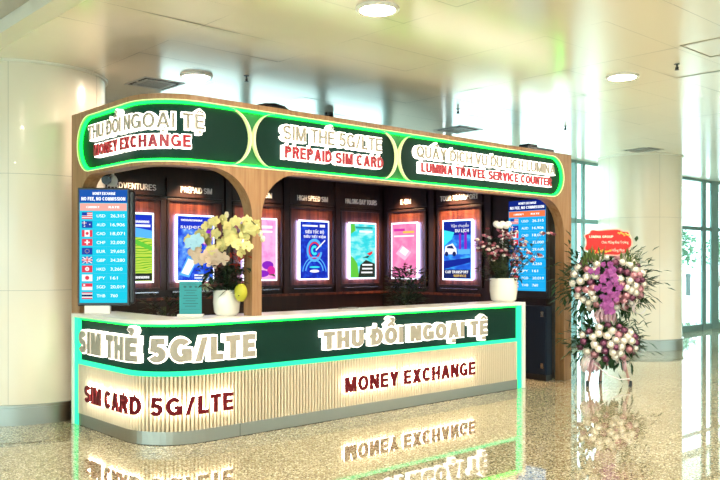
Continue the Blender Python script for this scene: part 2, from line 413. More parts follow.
# outside
S(B().box(-90, 160, -90, 160, -.14, -.12).build('ground', mat('pale_paving', (.72, .74, .72), .8)))
def tree(x, y, h, r, label):
    t = thing('tree', label, 'tree', (x, y, -.12), group='trees beyond the glass')
    B().tube([(0,0,0), (.05,0,h*.3), (0,.05,h*.6)], [.12, .08, .05]).build('trunk', mat('bark', (.12, .09, .06), .8), t)
    b = B(); rn = random.Random(int(x*10))
    for k in range(420):
        a, e, q = rn.uniform(0, 2*PI), rn.uniform(-.7, 1.5), rn.random()**.4
        p = (r*q*math.cos(a)*math.cos(e), r*q*math.sin(a)*math.cos(e), h*.62+h*.38*q*math.sin(e))
        b.leaf(p, (rn.uniform(-1,1), rn.uniform(-1,1), rn.uniform(-.6,.8)), rn.uniform(.25,.45), .22)
    b.build('crown', mat('tree_leaf', (.10, .24, .14), .6), t)
tree(44.6, 22.0, 3.6, 1.25, 'taller green tree seen through the glass left of the thick mullions')
tree(40.6, 20.9, 2.1, 1.0, 'low bushy tree seen through the glass beside the right column')
tree(58, 25.5, 3.6, 1.5, 'green tree seen through the glass right of the thick mullions')
t = thing('bollard', 'dark bollard on the paving outside the glass', 'bollard', (40.8, 19.6, -.12))
B().lathe([(.12,0),(.12,.95),(.14,.97),(.14,1.1),(.05,1.16)], 14).build('post', mat('bollard_grey', (.05,.07,.07), .6), t)
b = B().box(30, 120, 62, 75, -.12, 14); bd = b.build('building', mat('pale_facade', (.80, .84, .85), .8))
tag(bd, 'pale low building far outside beyond the trees', 'building')
b = B()
for z in (3.5, 7.0, 10.5): b.box(30, 120, 61.9, 62, z, z+.5)
b.build('facade_band', mat('pale_band', (.55, .66, .68), .8), bd)

# columns
def column(name, x, y, r, zs):
    b = B(); b.lathe([(r, 0), (r, CZ+.10)], 96)
    o = S(b.build(name, SEAMW, smooth=True)); o.location = (x, y, 0)
    b = B().lathe([(r+.012, 0), (r+.012, .165), (r+.03, .17), (r+.03, .195), (r+.002, .197)], 64); b.build('base_ring', STEEL, o, True)
    dk = mat('seam_dark', (.42, .39, .32), .6); b = B()
    for z in zs: b.lathe([(r+.0015, z-.002), (r+.0015, z+.002)], 96, cap=False)
    for k in range(5):
        a = math.radians(20+72*k); c, s = math.cos(a), math.sin(a)
        b.T = Matrix.Rotation(a, 4, 'Z'); b.box(r-.01, r+.0012, -.0018, .0018, .2, CZ); b.T = None
    b.build('cladding_seam', dk, o)
    b = B().lathe([(r+.025, CZ-.02), (r+.025, CZ+.01)], 64); b.build('top_collar', mat('coffer_cream'), o, True)
    return o
column('column', 3.10, 8.58, .76, (1.29, 2.41))
column('column.001', 13.92, 7.62, .74, (1.25, 2.37))

# ------------------------------------------------------------------ kiosk: interior walls
YB, XR = 9.43, 9.05
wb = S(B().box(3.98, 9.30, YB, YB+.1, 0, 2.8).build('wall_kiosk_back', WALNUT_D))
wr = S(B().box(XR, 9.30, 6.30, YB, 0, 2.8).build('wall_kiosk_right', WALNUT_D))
TRIM = mat('violet_steel_trim', (.55, .5, .58), .25, 1.0)
HTXT = mat('header_letter', (.6, .59, .56), .4, emis=(.9, .88, .85), es=.06)
def panel_T(wall, c):          # local frame: x right, y into the wall, z up
    if wall == 'b': return Matrix.Translation((c, YB, 0))
    return Matrix.Translation((XR, c, 0)) @ Matrix.Rotation(-PI/2, 4, 'Z')
bays = [('b', 4.66, 'A ADVENTURES', .66), ('b', 5.58, 'PREPAID SIM', .47), ('b', 6.58, 'TOURIST SIM', .46), ('b', 7.56, 'HIGH SPEED SIM', .58), ('b', 8.54, 'HALONG BAY TOURS', .66),
        ('r', 8.88, 'E-SIM', .22), ('r', 7.79, 'TOUR TRANSPORT', .72)]
for w, c, tx, tw in bays:
    T = panel_T(w, c); par = wb if w == 'b' else wr
    b = B(); b.T = T
    hw = .43
    b.box(-hw, hw, -.02, 0, 1.22, 2.36); b.build('bay_panel', WALNUT, par, bevel=.004)
    b = B(); b.T = T
    for x0, x1, z0, z1 in ((-hw, -hw+.035, 1.22, 2.36), (hw-.035, hw, 1.22, 2.36), (-hw, hw, 2.36, 2.395), (-hw, hw, 1.20, 1.235)): b.box(x0, x1, -.036, 0, z0, z1)
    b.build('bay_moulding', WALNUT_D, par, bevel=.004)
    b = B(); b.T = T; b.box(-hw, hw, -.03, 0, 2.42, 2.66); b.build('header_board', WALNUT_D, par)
    b = B(); b.T = T; b.box(-.36, .36, -.05, 0, 1.172, 1.186); b.build('trim_ledge', TRIM, par)
    me = join(cap_letters(tx, tw, .075, .031, .042, .13))
    for v in me.vertices: v.co = T @ Vector((v.co.x-tw/2, -v.co.z, v.co.y+2.48))
    from_mesh('header_lettering', me, HTXT, par)
b = B().box(3.98, 9.05, YB-.04, YB, 1.075, 1.11); b.build('wall_rail', WALNUT, wb)
b = B().box(XR-.04, XR, 7.4, YB-.04, 1.075, 1.11); b.build('wall_rail', WALNUT, wr)
b = B(); b.box(5.06, 5.14, YB-.03, YB, 1.2, 2.4)
for x in (6.08, 7.07, 8.05): b.box(x-.045, x+.045, YB-.045, YB, 1.11, 2.8)
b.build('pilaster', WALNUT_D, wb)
b = B()
for y in (8.33, 7.24): b.box(XR-.045, XR, y-.045, y+.045, 1.11, 2.8)
b.build('pilaster', WALNUT_D, wr)

# ------------------------------------------------------------------ kiosk canopy
canopy = thing('kiosk_canopy', 'oak arched kiosk frame with green lit fascia over the service counter', 'kiosk frame', (0, 0, 0))
WFP = -.03
SE = sf(9.33); c1, c2, c3 = sf(4.195), sf(4.30), sf(9.16)
out = [(-.10, .002), (-.006, .002), (-.006, 1.072), (.085, 1.072)] + arc(.085+.30, 2.39-.30, .30, .30, 180, 90) \
    + arc(c1-.42, 2.39-.42, .42, .42, 90, 0) + [(c1, 1.072), (c2, 1.072)] + arc(c2+.42, 2.39-.42, .42, .42, 180, 90) \
    + arc(c3-.45, 2.39-.45, .45, .45, 90, 0) + [(c3, .002), (SE, .002), (SE, 3.0), (-.10, 3.0)]
RZ0, RZ1 = 2.425, 2.945
s_a, s_b = .045, sf(9.15)
hole = stadium(s_a, s_b, RZ0, RZ1, .255)
fr = from_mesh('arched_frame', bend(flat_shape([out, hole], WFP-.05, WFP)), OAK, canopy)
from_mesh('frame_backing', bend(flat_shape([out], WFP-.135, WFP-.0505)), OAK, canopy)
from_mesh('recess_lining', bend(flat_shape([stadium(s_a+.001, s_b-.001, RZ0+.001, RZ1-.001, .254)], WFP-.05, WFP-.046)), LINING, canopy)
from_mesh('light_border', bend(flat_shape([stadium(s_a+.003, s_b-.003, RZ0+.003, RZ1-.003, .252), stadium(s_a+.032, s_b-.032, RZ0+.022, RZ1-.022, .235)], WFP-.035, WFP-.012)), G_LED2, canopy)
from_mesh('edge_outline', bend(flat_shape([stadium(s_a-.012, s_b+.012, RZ0-.008, RZ1+.008, .262), stadium(s_a, s_b, RZ0, RZ1, .255)], WFP, WFP+.006)), RING, canopy)
b = B()
b.add([(3.36,6.25,2.80),(9.05,6.25,2.80),(9.05,9.43,2.80),(4.02,9.43,2.80),(4.02,7.60,2.80),(3.36,7.60,2.80),
       (3.36,6.25,2.86),(9.05,6.25,2.86),(9.05,9.43,2.86),(4.02,9.43,2.86),(4.02,7.60,2.86),(3.36,7.60,2.86)],
      [(5,4,3,2,1,0),(6,7,8,9,10,11)]+[(k,(k+1)%6,(k+1)%6+6,k+6) for k in range(6)])
S(b.build('ceiling_kiosk', SOFFIT))

# ---- three lit fascia signs
def sign(label, s0, s1, white, red, lens):
    t = thing('illuminated_sign', label, 'sign', (0, 0, 0), group='lit signs along the kiosk fascia')
    g = .012
    from_mesh('sign_panel', bend(flat_shape([stadium(s0+g, s1-g, RZ0+.03, RZ1-.03, .225)], WFP-.045, WFP-.04)), PANEL, t)
    if lens != 'L':
        pass
    for side in lens:
        if side == 'L': pts_o = arc(s0+g+.24, 2.685, .245, .255, 90, 270, 20); pts_i = arc(s0+g+.24, 2.685, .222, .255, 270, 90, 20)
        else: pts_o = arc(s1-g-.24, 2.685, .245, .255, 90, -90, 20); pts_i = arc(s1-g-.24, 2.685, .222, .255, -90, 90, 20)
        from_mesh('end_ring', bend(flat_shape([pts_o+pts_i], WFP-.04, WFP-.005)), RING, t)
    for body, a0, a1, z, cap, fm in (white, red):
        wd = a1-a0
        put_letters(body, a0, a1, z, cap, (WFP-.004, WFP+.030), (WFP-.038, WFP+.016), fm, HALO, .15 if fm is FACE else .21, t, .095)
sign('left curved lit sign reading MONEY EXCHANGE, wrapping the rounded kiosk corner', .045, sf(4.207),
     ('THU ĐỔI NGOẠI TỆ', .335, sf(3.68), 2.705, .128, FACE), ('MONEY EXCHANGE', .47, sf(3.555), 2.542, .105, RED), 'R')
sign('middle lit sign reading PREPAID SIM CARD on the kiosk fascia', sf(4.207), sf(6.08),
     ('SIM THẺ 5G/LTE', sf(4.53), sf(5.80), 2.712, .135, FACE), ('PREPAID SIM CARD', sf(4.55), sf(5.82), 2.540, .112, RED), 'LR')
sign('right lit sign reading TRAVEL SERVICE COUNTER on the kiosk fascia', sf(6.08), sf(9.15),
     ('QUẦY DỊCH VỤ DU LỊCH LUMINA', sf(6.33), sf(8.92), 2.705, .125, FACE), ('LUMINA TRAVEL SERVICE COUNTER', sf(6.40), sf(8.84), 2.548, .105, RED), 'L')

# ------------------------------------------------------------------ service counter
ctr = thing('service_counter', 'long rounded service counter with lit letters, slats and green light strips', 'counter', (0, 0, 0))
sE = sf(8.20)
sweep(B(), .03, sE, -.45, .012, 1.032, 1.07).build('countertop', WHITE, ctr, bevel=.004)
sweep(B(), .03, sE, -.43, -.06, .002, 1.032).build('counter_body', WHITE, ctr)
sweep(B(), .11, sf(8.13), -.06, -.04, .625, 1.032).build('upper_panel', PANEL, ctr)
b = B(); sweep(b, .11, sf(8.13), -.045, -.022, 1.012, 1.031); b.build('under_top_light', G_LED2, ctr)
b = B(); sweep(b, .11, sf(8.13), -.055, -.006, .588, .626); b.build('middle_light_strip', G_LED, ctr)
b = B(); sweep(b, .032, .108, -.055, -.004, .004, 1.030); b.build('end_light_strip', G_LED, ctr)
b = B(); sweep(b, sf(8.13), sf(8.197), -.055, -.004, .004, 1.030); b.build('end_light_strip', G_LED, ctr)
b = B(); sweep(b, .11, sf(8.13), -.06, -.03, .118, .588); b.k = 1
b.m = [1]*len(b.f); b.k = 0
s = .125
while s < sf(8.125):
    prof = [(-.012, -.03), (-.012, -.014), (-.006, -.004), (.006, -.004), (.012, -.014), (.012, -.03)]
    vs = [(*P(s+ds, w), z) for z in (.118, .588) for ds, w in prof]
    b.add(vs, [(k, k+1, k+7, k+6) for k in range(5)]+[(5,4,3,2,1,0), (6,7,8,9,10,11)])
    s += .0365
b.build('slatted_panel', [SLAT, SLAT_SHADE], ctr)
b = B(); sweep(b, .11, sf(8.13), -.06, -.012, .006, .118); b.build('kickplate', STEEL, ctr)
b = B(); sweep(b, .10, sf(8.14), -.06, -.02, .0, .006); sweep(b, sf(4.05), sf(4.055), -.02, -.0115, .006, .118); b.build('floor_gap', BLACK, ctr)
for e0, e1 in ((0, .03), (sE, sf(8.255))): b = B(); sweep(b, e0, e1, -.45, .016, .002, 1.07); b.build('end_panel', WHITE, ctr, bevel=.003)
wd_ = thing('work_desk', 'dark work desk behind the service counter', 'desk', (6.1, 6.8, 0))
B().box(-1.8, 1.8, -.27, .25, .70, .74).build('desktop', WALNUT_D, wd_)
for e0 in (-1.8, 1.76): B().box(e0, e0+.04, -.27, .25, .001, .70).build('leg', WALNUT_D, wd_)
for body, a0, a1, z, cap in (('SIM THẺ 5G/LTE', .215, sf(4.19), .712, .205), ('THU ĐỔI NGOẠI TỆ', sf(4.99), sf(7.49), .712, .172)):
    put_letters(body, a0, a1, z, cap, (.0, .034), (-.038, .020), FACE, HALO, .255, ctr, .06)
for body, a0, a1, z, cap in (('SIM CARD 5G/LTE', .36, sf(3.945), .262, .155), ('MONEY EXCHANGE', sf(5.26), sf(7.255), .266, .150)):
    put_letters(body, a0, a1, z, cap, (.026, .042), (.020, .0245), RED_D, HALO_F, .215, ctr, .004)

# ------------------------------------------------------------------ lit posters
POSTER_GLOW = lit('poster_edge_light', (.80, .88, 1.0), 2.2); POSTER_BACK = lit('poster_back_light', (.42, .45, 1.0), 30.0)
PW, PH = .57, .885
def pic(name, stops, kind, scale, axis=2, es=.8, dist=2.0, rot=0.):
    """backlit print: a procedural image in panel coordinates"""
    m = mat(name, (0, 0, 0), .5, spec=.05); N, L, b_ = nodes(m)
    tc = N.new('ShaderNodeTexCoord'); mp = N.new('ShaderNodeMapping'); mp.inputs['Scale'].default_value = scale; mp.inputs['Rotation'].default_value = (0, rot, 0)
    L.new(tc.outputs['Object'], mp.inputs[0])
    if kind == 'noise':
        n = N.new('ShaderNodeTexNoise'); n.inputs['Scale'].default_value = 1; n.inputs['Detail'].default_value = 3; o = n.outputs[0]
    elif kind == 'wave':
        n = N.new('ShaderNodeTexWave'); n.bands_direction = 'Z'; n.inputs['Scale'].default_value = 1; n.inputs['Distortion'].default_value = dist; n.inputs['Detail'].default_value = 2; o = n.outputs[0]
    else:
        n = N.new('ShaderNodeTexVoronoi'); n.inputs['Scale'].default_value = 1; o = n.outputs[0]
    L.new(mp.outputs[0], n.inputs['Vector'])
    r = ramp(N, stops); L.new(o, r.inputs[0]); L.new(r.outputs[0], b_.inputs['Emission Color']); b_.inputs['Emission Strength'].default_value = es
    return m
E_ = {k: lit('print_'+k, c, .8) for k, c in dict(white=(.95,.97,1), blue=(.01,.035,.55), deep=(.006,.02,.30), sky=(.10,.45,.95), cyan=(.05,.75,.85), green=(.12,.55,.05),
      lime=(.55,.75,.05), yellow=(.85,.72,.05), dark=(.02,.03,.02), pink=(.85,.18,.45), lpink=(.95,.50,.70), magenta=(.65,.03,.35), purple=(.25,.02,.50), orange=(.95,.45,.08),
      red=(.75,.04,.05), navy=(.01,.02,.12), teal=(.02,.30,.30), gold=(.85,.55,.10)).items()}
def poster(wall, c, label):
    loc = (c, YB-.052, 1.305) if wall == 'b' else (XR-.052, c, 1.305)
    t = thing('lit_poster', label, 'poster', loc, 0 if wall == 'b' else -PI/2, 'lit posters inside the kiosk')
    B().box(-PW/2, PW/2, -.020, 0, 0, PH).build('light_frame', POSTER_GLOW, t)
    B().box(-PW/2+.012, PW/2-.012, .002, .012, .012, PH-.012).build('back_light', POSTER_BACK, t)
    return t
def print_(t, m): return B().box(-PW/2+.020, PW/2-.020, -.024, -.0195, .020, PH-.020).build('print', m, t)
def shapes(pr, name, items):
    for i, it in enumerate(items):
        b = B(); y = -.0245-.0004*i
        if it[0] == 'q': b.quad(*it[2], y)
        elif it[0] == 'd': b.disc(*it[2], y)
        else: b.poly(it[2], y)
        b.build(name, E_[it[1]], pr)
def ptext(pr, items, name='lettering'):
    for body, xc, z, w, cap, col in items:
        me = join(cap_letters(body, w, cap, 0, .0004, .2)) if body.isupper() else text_mesh(body, w, cap, 0, 0)
        for v in me.vertices: v.co = (xc-w/2+v.co.x, -.0315, z+v.co.y)
        from_mesh(name, me, E_[col], pr)
H = PH
t = poster('b', 4.655, 'lit poster of green and yellow terraced fields, leftmost behind the screen')
pr = print_(t, pic('terrace_print', [(0, (.08,.38,.03)), (.4, (.45,.70,.05)), (.7, (.85,.80,.08)), (1, (.25,.60,.08))], 'wave', (2, 1, 9), dist=9, rot=.25))
shapes(pr, 'sky_print', [('q', 'blue', (-.258,.258,.64,.857)), ('p', 'sky', [(-.258,.60),(.258,.56),(.258,.66),(0,.70),(-.258,.66)]), ('q', 'dark', (-.258,.258,.028,.12)), ('p', 'green', [(-.258,.42),(0,.50),(.258,.40),(.258,.46),(0,.56),(-.258,.50)])])
ptext(pr, [('TOUR SAPA', 0, .055, .40, .04, 'white')][:0])
shapes(pr, 'caption_print', [('q', 'white', (.02,.22,.755,.785)), ('q', 'white', (.0,.235,.705,.735)), ('q', 'white', (-.05,.22,.055,.085))])
t = poster('b', 5.545, 'lit poster with blue network picture and tilted phone, left of the yellow orchid')
pr = print_(t, pic('network_print', [(0, (.008,.02,.38)), (.45, (.015,.06,.65)), (.62, (.10,.30,.9)), (.75, (.5,.7,1))], 'noise', (9, 9, 9)))
shapes(pr, 'phone_print', [('q', 'blue', (-.258,.258,.70,.857)), ('p', 'sky', [(-.24,.10),(-.10,.06),(.02,.28),(-.12,.34)]), ('p', 'white', [(-.215,.12),(-.11,.09),(-.0,.27),(-.11,.31)]), ('d', 'purple', (.16,.60,.10,.12)), ('d', 'lpink', (.14,.58,.06,.08))])
ptext(pr, [('super', -.08, .705, .30, .055, 'white')])
shapes(pr, 'caption_print', [('q', 'white', (-.22,.10,.80,.825)), ('q', 'white', (-.02,.20,.075,.10)), ('q', 'white', (-.02,.20,.045,.06))])
t = poster('b', 6.59, 'lit pink poster just right of the oak centre post')
pr = print_(t, pic('blossom_print', [(0, (.9,.6,.8)), (.5, (.95,.45,.75)), (.7, (.8,.2,.6)), (1, (.95,.75,.9))], 'noise', (7, 7, 7)))
shapes(pr, 'flower_print', [('d', 'purple', (.12,.22,.10,.06)), ('d', 'magenta', (.18,.14,.07,.07)), ('d', 'purple', (.02,.10,.12,.05)), ('d', 'purple', (-.14,.18,.09,.09)), ('q', 'white', (-.20,.20,.74,.78)), ('q', 'white', (-.14,.20,.68,.71))])
t = poster('b', 7.56, 'lit deep blue poster with a glowing ring emblem')
pr = print_(t, pic('speed_print', [(0, (.006,.012,.22)), (.5, (.01,.03,.45)), (.72, (.02,.10,.75)), (.9, (.2,.5,1))], 'noise', (14, 14, 14)))
def ringp(x, z, r0, r1, a0=0, a1=360, n=28):
    return arc(x, z, r1, r1*1.15, a0, a1, n)+arc(x, z, r0, r0*1.15, a1, a0, n)
shapes(pr, 'ring_print', [('p', 'sky', ringp(0,.44,.115,.15,20,350)), ('p', 'red', ringp(0,.44,.09,.11,30,340)), ('p', 'cyan', ringp(0,.44,.03,.065,50,320)), ('p', 'white', [(.02,.45),(.20,.60),(.21,.585),(.03,.43)]),
    ('p', 'sky', ringp(0,.10,.16,.18,10,170)), ('p', 'sky', ringp(0,.08,.22,.235,10,170)), ('d', 'white', (0,.13,.09,.022)), ('d', 'cyan', (0,.19,.10,.014)), ('q', 'white', (.10,.20,.785,.825)), ('q', 'white', (-.23,.06,.79,.815))])
ptext(pr, [('SIÊU TỐC ĐỘ', 0, .69, .36, .045, 'white'), ('SIÊU TIẾT KIỆM', 0, .625, .42, .034, 'white')])
t = poster('b', 8.54, 'lit turquoise bay poster at the right end of the back wall')
pr = print_(t, pic('bay_print', [(0, (.01,.42,.50)), (.45, (.04,.68,.74)), (.62, (.35,.85,.82)), (.8, (.85,.98,.9))], 'noise', (5, 1, 12)))
shapes(pr, 'bay_print', [('p', 'green', [(-.258,.028),(-.258,.36),(-.20,.33),(-.12,.24),(-.08,.028)]), ('p', 'dark', [(-.10,.028),(-.06,.22),(.06,.30),(.258,.24),(.258,.028)]), ('p', 'red', [(.08,.40),(.20,.44),(.20,.40),(.14,.37)]), ('p', 'dark', [(-.02,.34),(.14,.37),(.10,.33)]),
    ('q', 'white', (-.02,.20,.21,.235)), ('q', 'white', (-.02,.20,.15,.175)), ('q', 'white', (-.04,.20,.09,.115)), ('q', 'teal', (-.16,.20,.79,.82)), ('q', 'white', (-.08,.20,.73,.76)), ('p', 'green', [(-.258,.70),(-.16,.76),(-.18,.857),(-.258,.857)])])
t = poster('r', 8.88, 'lit pink poster with a white chip card')
pr = print_(t, pic('esim_print', [(0, (.72,.10,.34)), (.5, (.85,.22,.46)), (.75, (.92,.40,.60)), (1, (.95,.6,.75))], 'noise', (6, 6, 6)))
shapes(pr, 'chip_print', [('p', 'lpink', [(-.18,.40),(.02,.29),(.16,.42),(-.04,.53)]), ('p', 'white', [(-.10,.43),(.03,.36),(.11,.44),(-.02,.51)]), ('q', 'gold', (-.02,.22,.715,.75)), ('q', 'magenta', (-.22,.02,.75,.79)), ('q', 'white', (-.22,.22,.66,.685)), ('q', 'white', (.06,.22,.14,.155)), ('q', 'white', (.06,.22,.11,.125)), ('q', 'white', (.02,.22,.08,.095))])
t = poster('r', 7.79, 'lit blue poster of a white car on a city road')
pr = print_(t, pic('road_print', [(0, (.01,.03,.42)), (.45, (.02,.12,.70)), (.62, (.05,.40,.9)), (.8, (.05,.7,.9))], 'noise', (5, 1, 11), rot=.5))
shapes(pr, 'car_print', [('q', 'deep', (-.258,.258,.66,.857)), ('p', 'cyan', [(-.258,.50),(-.10,.60),(-.05,.70),(-.258,.74)]), ('q', 'purple', (.04,.08,.44,.68)), ('q', 'purple', (.14,.19,.44,.70)), ('q', 'sky', (.02,.25,.38,.45)),
    ('p', 'deep', [(-.258,.16),(.258,.26),(.258,.33),(-.258,.28)]), ('p', 'white', [(-.25,.38),(-.22,.50),(-.08,.54),(-.01,.46),(.0,.38)]), ('p', 'navy', [(-.20,.47),(-.18,.50),(-.09,.51),(-.05,.46)]), ('d', 'navy', (-.20,.385,.035,.035)), ('d', 'navy', (-.05,.385,.035,.035)), ('q', 'navy', (-.258,.258,.028,.155))])
ptext(pr, [('Vận chuyển', .06, .775, .34, .045, 'white'), ('DU LỊCH', .10, .70, .26, .045, 'white'), ('CAR TRANSPORT', .0, .10, .44, .04, 'white'), ('SERVICE', .06, .047, .24, .035, 'gold')])

# ------------------------------------------------------------------ exchange-rate screens
SCR = lit('screen_cyan', (.012, .42, .86), .75); SCR2 = lit('screen_turquoise', (.010, .60, .80), .75)
SB = lit('screen_navy', (.006, .02, .22), .75); SB2 = lit('screen_blue', (.01, .09, .42), .75)
SO = lit('screen_orange', (.90, .20, .07), .75); SO2 = lit('screen_coral', (.92, .42, .36), .75)
F_ = {k: lit('flag_'+k, c, .72) for k, c in dict(r=(.80,.05,.09), w=(.95,.95,.95), b=(.02,.06,.40), y=(.9,.7,.05), n=(.01,.02,.10)).items()}
def flag(code, par, x, z, w, h, y):
    ms = [F_['r'], F_['w'], F_['b'], F_['y'], F_['n']]; b = B(); ix = dict(r=0, w=1, b=2, y=3, n=4); d = [0]
    def q(c, x0, x1, z0, z1): b.k = ix[c]; d[0] += 1; b.quad(x+w*x0, x+w*x1, z+h*z0, z+h*z1, y-.0002*d[0])
    def dsc(c, cx, cz, r): b.k = ix[c]; d[0] += 1; b.disc(x+w*cx, z+h*cz, w*r, w*r, y-.0002*d[0], 14)
    if code == 'USD':
        q('w',0,1,0,1)
        for k in range(4): q('r',0,1,k*.28,k*.28+.15)
        q('b',0,.5,.5,1)
    elif code == 'AUD': q('b',0,1,0,1); q('w',0,.45,.68,.78); q('w',.18,.27,.5,1); q('r',0,.45,.71,.75); dsc('w',.75,.5,.06); dsc('w',.25,.25,.07)
    elif code == 'CAD': q('r',0,1,0,1); q('w',.25,.75,0,1); dsc('r',.5,.5,.15)
    elif code == 'CHF': q('r',0,1,0,1); q('w',.25,.75,.4,.6); q('w',.42,.58,.15,.85)
    elif code == 'EUR':
        q('b',0,1,0,1)
        for k in range(10): dsc('y',.5+.2*math.cos(k*PI/5),.5+.28*math.sin(k*PI/5),.03)
    elif code == 'GBP':
        q('b',0,1,0,1)
        for a in ((0,0,1,1),(0,1,1,0)):
            b.k = 1; d[0] += 1; b.poly([(x+w*a[0],z+h*(a[1]-.09 if a[1] else .0)),(x+w*(a[0]+.1),z+h*a[1]),(x+w*a[2],z+h*(a[3]-.09 if a[3] else .09)),(x+w*(a[2]-.1),z+h*a[3])], y-.0002*d[0])
        q('w',0,1,.35,.65); q('w',.4,.6,0,1); q('r',0,1,.42,.58); q('r',.45,.55,0,1)
    elif code == 'HKD': q('r',0,1,0,1); dsc('w',.5,.5,.2); dsc('r',.5,.5,.06)
    elif code == 'JPY': q('w',0,1,0,1); dsc('r',.5,.5,.2)
    elif code == 'SGD': q('w',0,1,0,.5); q('r',0,1,.5,1); dsc('w',.22,.75,.1)
    else: q('r',0,1,0,.18); q('w',0,1,.18,.36); q('n',0,1,.36,.66); q('w',0,1,.66,.83); q('r',0,1,.83,1)
    b.build('flag', ms, par)
RATES = [('USD','26,315'),('AUD','16,906'),('CAD','18,071'),('CHF','32,000'),('EUR','29,605'),('GBP','34,280'),('HKD','3,260'),('JPY','161'),('SGD','20,019'),('THB','760')]
def rate_screen(name, label, loc, rz, Wd, Hd, T, bz, body_m, top_m, band_m, group, bot=.02):
    t = thing(name, label, 'screen', loc, rz, group)
    B().box(-Wd/2, Wd/2, 0, T, 0, Hd).build('bezel', BLACK, t, bevel=.008)
    w, z0, z1 = Wd/2-bz, bot, Hd-bz; h = z1-z0
    d = B().box(-w, w, -.003, .002, z0, z1).build('display', body_m, t)
    B().quad(-w, w, z1-.115*h, z1, -.0036).build('title_band', top_m, d)
    B().quad(-w*.98, w*.98, z1-.185*h, z1-.12*h, -.0036).build('column_band', band_m, d)
    wt = lit('screen_text', (.93, .97, 1), 1.0)
    def tx(body, xl, z, wd, cap):
        me = text_mesh(body, wd, cap, 0, 0) if body[0].isdigit() or len(body) == 3 else join(cap_letters(body, wd, cap, 0, .0004, .2))
        for v in me.vertices: v.co = (xl+v.co.x, -.0044, z+v.co.y)
        return me
    def put(me): from_mesh('lettering', me, wt, d)
    put(tx('MONEY EXCHANGE', -w*.45, z1-.045*h, w*.95, .024*h)); put(tx('NO FEE, NO COMMISSION', -w*.92, z1-.095*h, w*1.84, .030*h))
    put(tx('CURRENCY', -w*.72, z1-.163*h, w*.55, .018*h)); put(tx('RATE', w*.22, z1-.163*h, w*.45, .018*h))
    rh = .0785*h
    for k, (c, r) in enumerate(RATES):
        z = z1-.19*h-rh*(k+1)
        flag(c, d, -w*.90, z+rh*.12, w*.44, rh*.76, -.004)
        put(tx(c, -w*.28, z+rh*.32, w*.36, rh*.34)); put(tx(r, w*.30, z+rh*.32, w*.10*len(r), rh*.36))
    b = B()
    for k in range(11): z = z1-.19*h-rh*k; b.quad(-w*.98, w*.98, z-.0012, z+.0012, -.0038)
    b.quad(w*.14, w*.145, z0+.02, z1-.2*h, -.0038); b.build('row_line', lit('screen_line', (.10,.55,.85), .75), d)
    return t
scr = rate_screen('rate_screen', 'tall exchange rate screen on a white stand on the left counter end', (3.339, 7.318, 1.145), YAW+.06, .485, 1.125, .05, .02, SCR2, SB2, SO2, 'exchange rate screens', .03)
B().box(-.2, .285, .02, .085, .015, 1.105).build('housing', BLACK, scr, bevel=.02)
B().box(-.18, .06, -.0, .05, -.073, .004).build('white_stand', WHITE, scr, bevel=.004)
rate_screen('rate_screen', 'exchange rate screen on the kiosk right wall above the navy cabinet', (XR-.06, 6.56, 1.08), -PI/2, .655, 1.35, .055, .025, SCR, SB, SO, 'exchange rate screens', .10)

# ------------------------------------------------------------------ navy cabinet under the right screen
cb = thing('cabinet', 'navy cabinet below the right exchange rate screen', 'cabinet', (8.90, 6.20, 0))
B().box(.02, .149, 0, 1.2, .08, .985).build('body', NAVY, cb)
B().box(.03, .149, .01, 1.19, .002, .08).build('plinth', BLACK, cb)
for k in range(2):
    dr = B().box(0, .019, .005+k*.6, .595+k*.6, .085, .98).build('door', NAVY, cb, bevel=.003)
    b = B()
    for z in (.20, .88): b.box(-.006, .0, .03+k*.6, .075+k*.6, z-.035, z+.035)
    b.build('hinge_plate', CHROME, dr)

# ------------------------------------------------------------------ ceiling fixtures
def downlight(x, y, label):
    t = thing('ceiling_downlight', label, 'ceiling light', (x, y, CZ), group='round ceiling downlights')
    B().lathe([(.135, .0), (.168, .0), (.168, -.016), (.16, -.024), (.135, -.022)], 32, cap=False).build('trim_ring', WHITE, t, True)
    B().lathe([(.134, -.020), (.134, -.014)], 32).build('diffuser', lit('lamp_diffuser', (1, .84, .66), LAMP), t)
    return t
dl0 = downlight(4.23, 4.47, 'round glowing ceiling downlight at the top edge, above the middle sign')
def lamp(x, y, l): dup(dl0, (x, y, CZ), 0, l, 'round ceiling downlights')
lamp(7.65, 4.38, 'round glowing ceiling downlight toward the right, before the flower stand')
lamp(4.36, 7.34, 'round glowing disc added for a soft ceiling reflection beside the square vent by the left column')  # lamp added in place of a blurred reflection on the ceiling
for x in (.8, -2.6, 4.23, 7.65, 11.1, 14.5):
    for y in (1.47, -1.5): lamp(x, y, 'round ceiling downlight of the hall in front of the service counter')
lamp(11.1, 4.4, 'round ceiling downlight beyond the flower stand, over the hall'); lamp(.8, 4.4, 'round ceiling downlight of the hall left of the left column')
def vent(x, y, w, label):
    t = thing('ceiling_vent', label, 'vent', (x, y, CZ), group='square ceiling vents')
    b = B()
    for k, (q, z) in enumerate(((w, -.004), (w-.07, -.012))):
        i = q-.03
        for x0, x1, y0, y1 in ((-q, q, -q, -i), (-q, q, i, q), (-q, -i, -i, i), (i, q, -i, i)): b.box(x0, x1, y0, y1, z, .01)
    b.build('vent_frame', mat('vent_grey', (.45,.44,.40), .5), t)
    b = B()
    for k in range(9): yy = -w+.09+k*(2*w-.18)/8; b.box(-w+.06, w-.06, yy-.008, yy+.008, -.006, .006)
    b.build('louvre', mat('vent_grey'), t)
    B().box(-w+.03, w-.03, -w+.03, w-.03, -.001, .02).build('vent_throat', mat('vent_dark', (.04,.04,.04), .7), t)
vent(4.22, 7.98, .24, 'square louvred ceiling vent beside the left column')
vent(8.95, 7.75, .26, 'dark square ceiling vent above the right lit sign')
vent(12.9, 7.0, .26, 'square ceiling vent near the right column top')
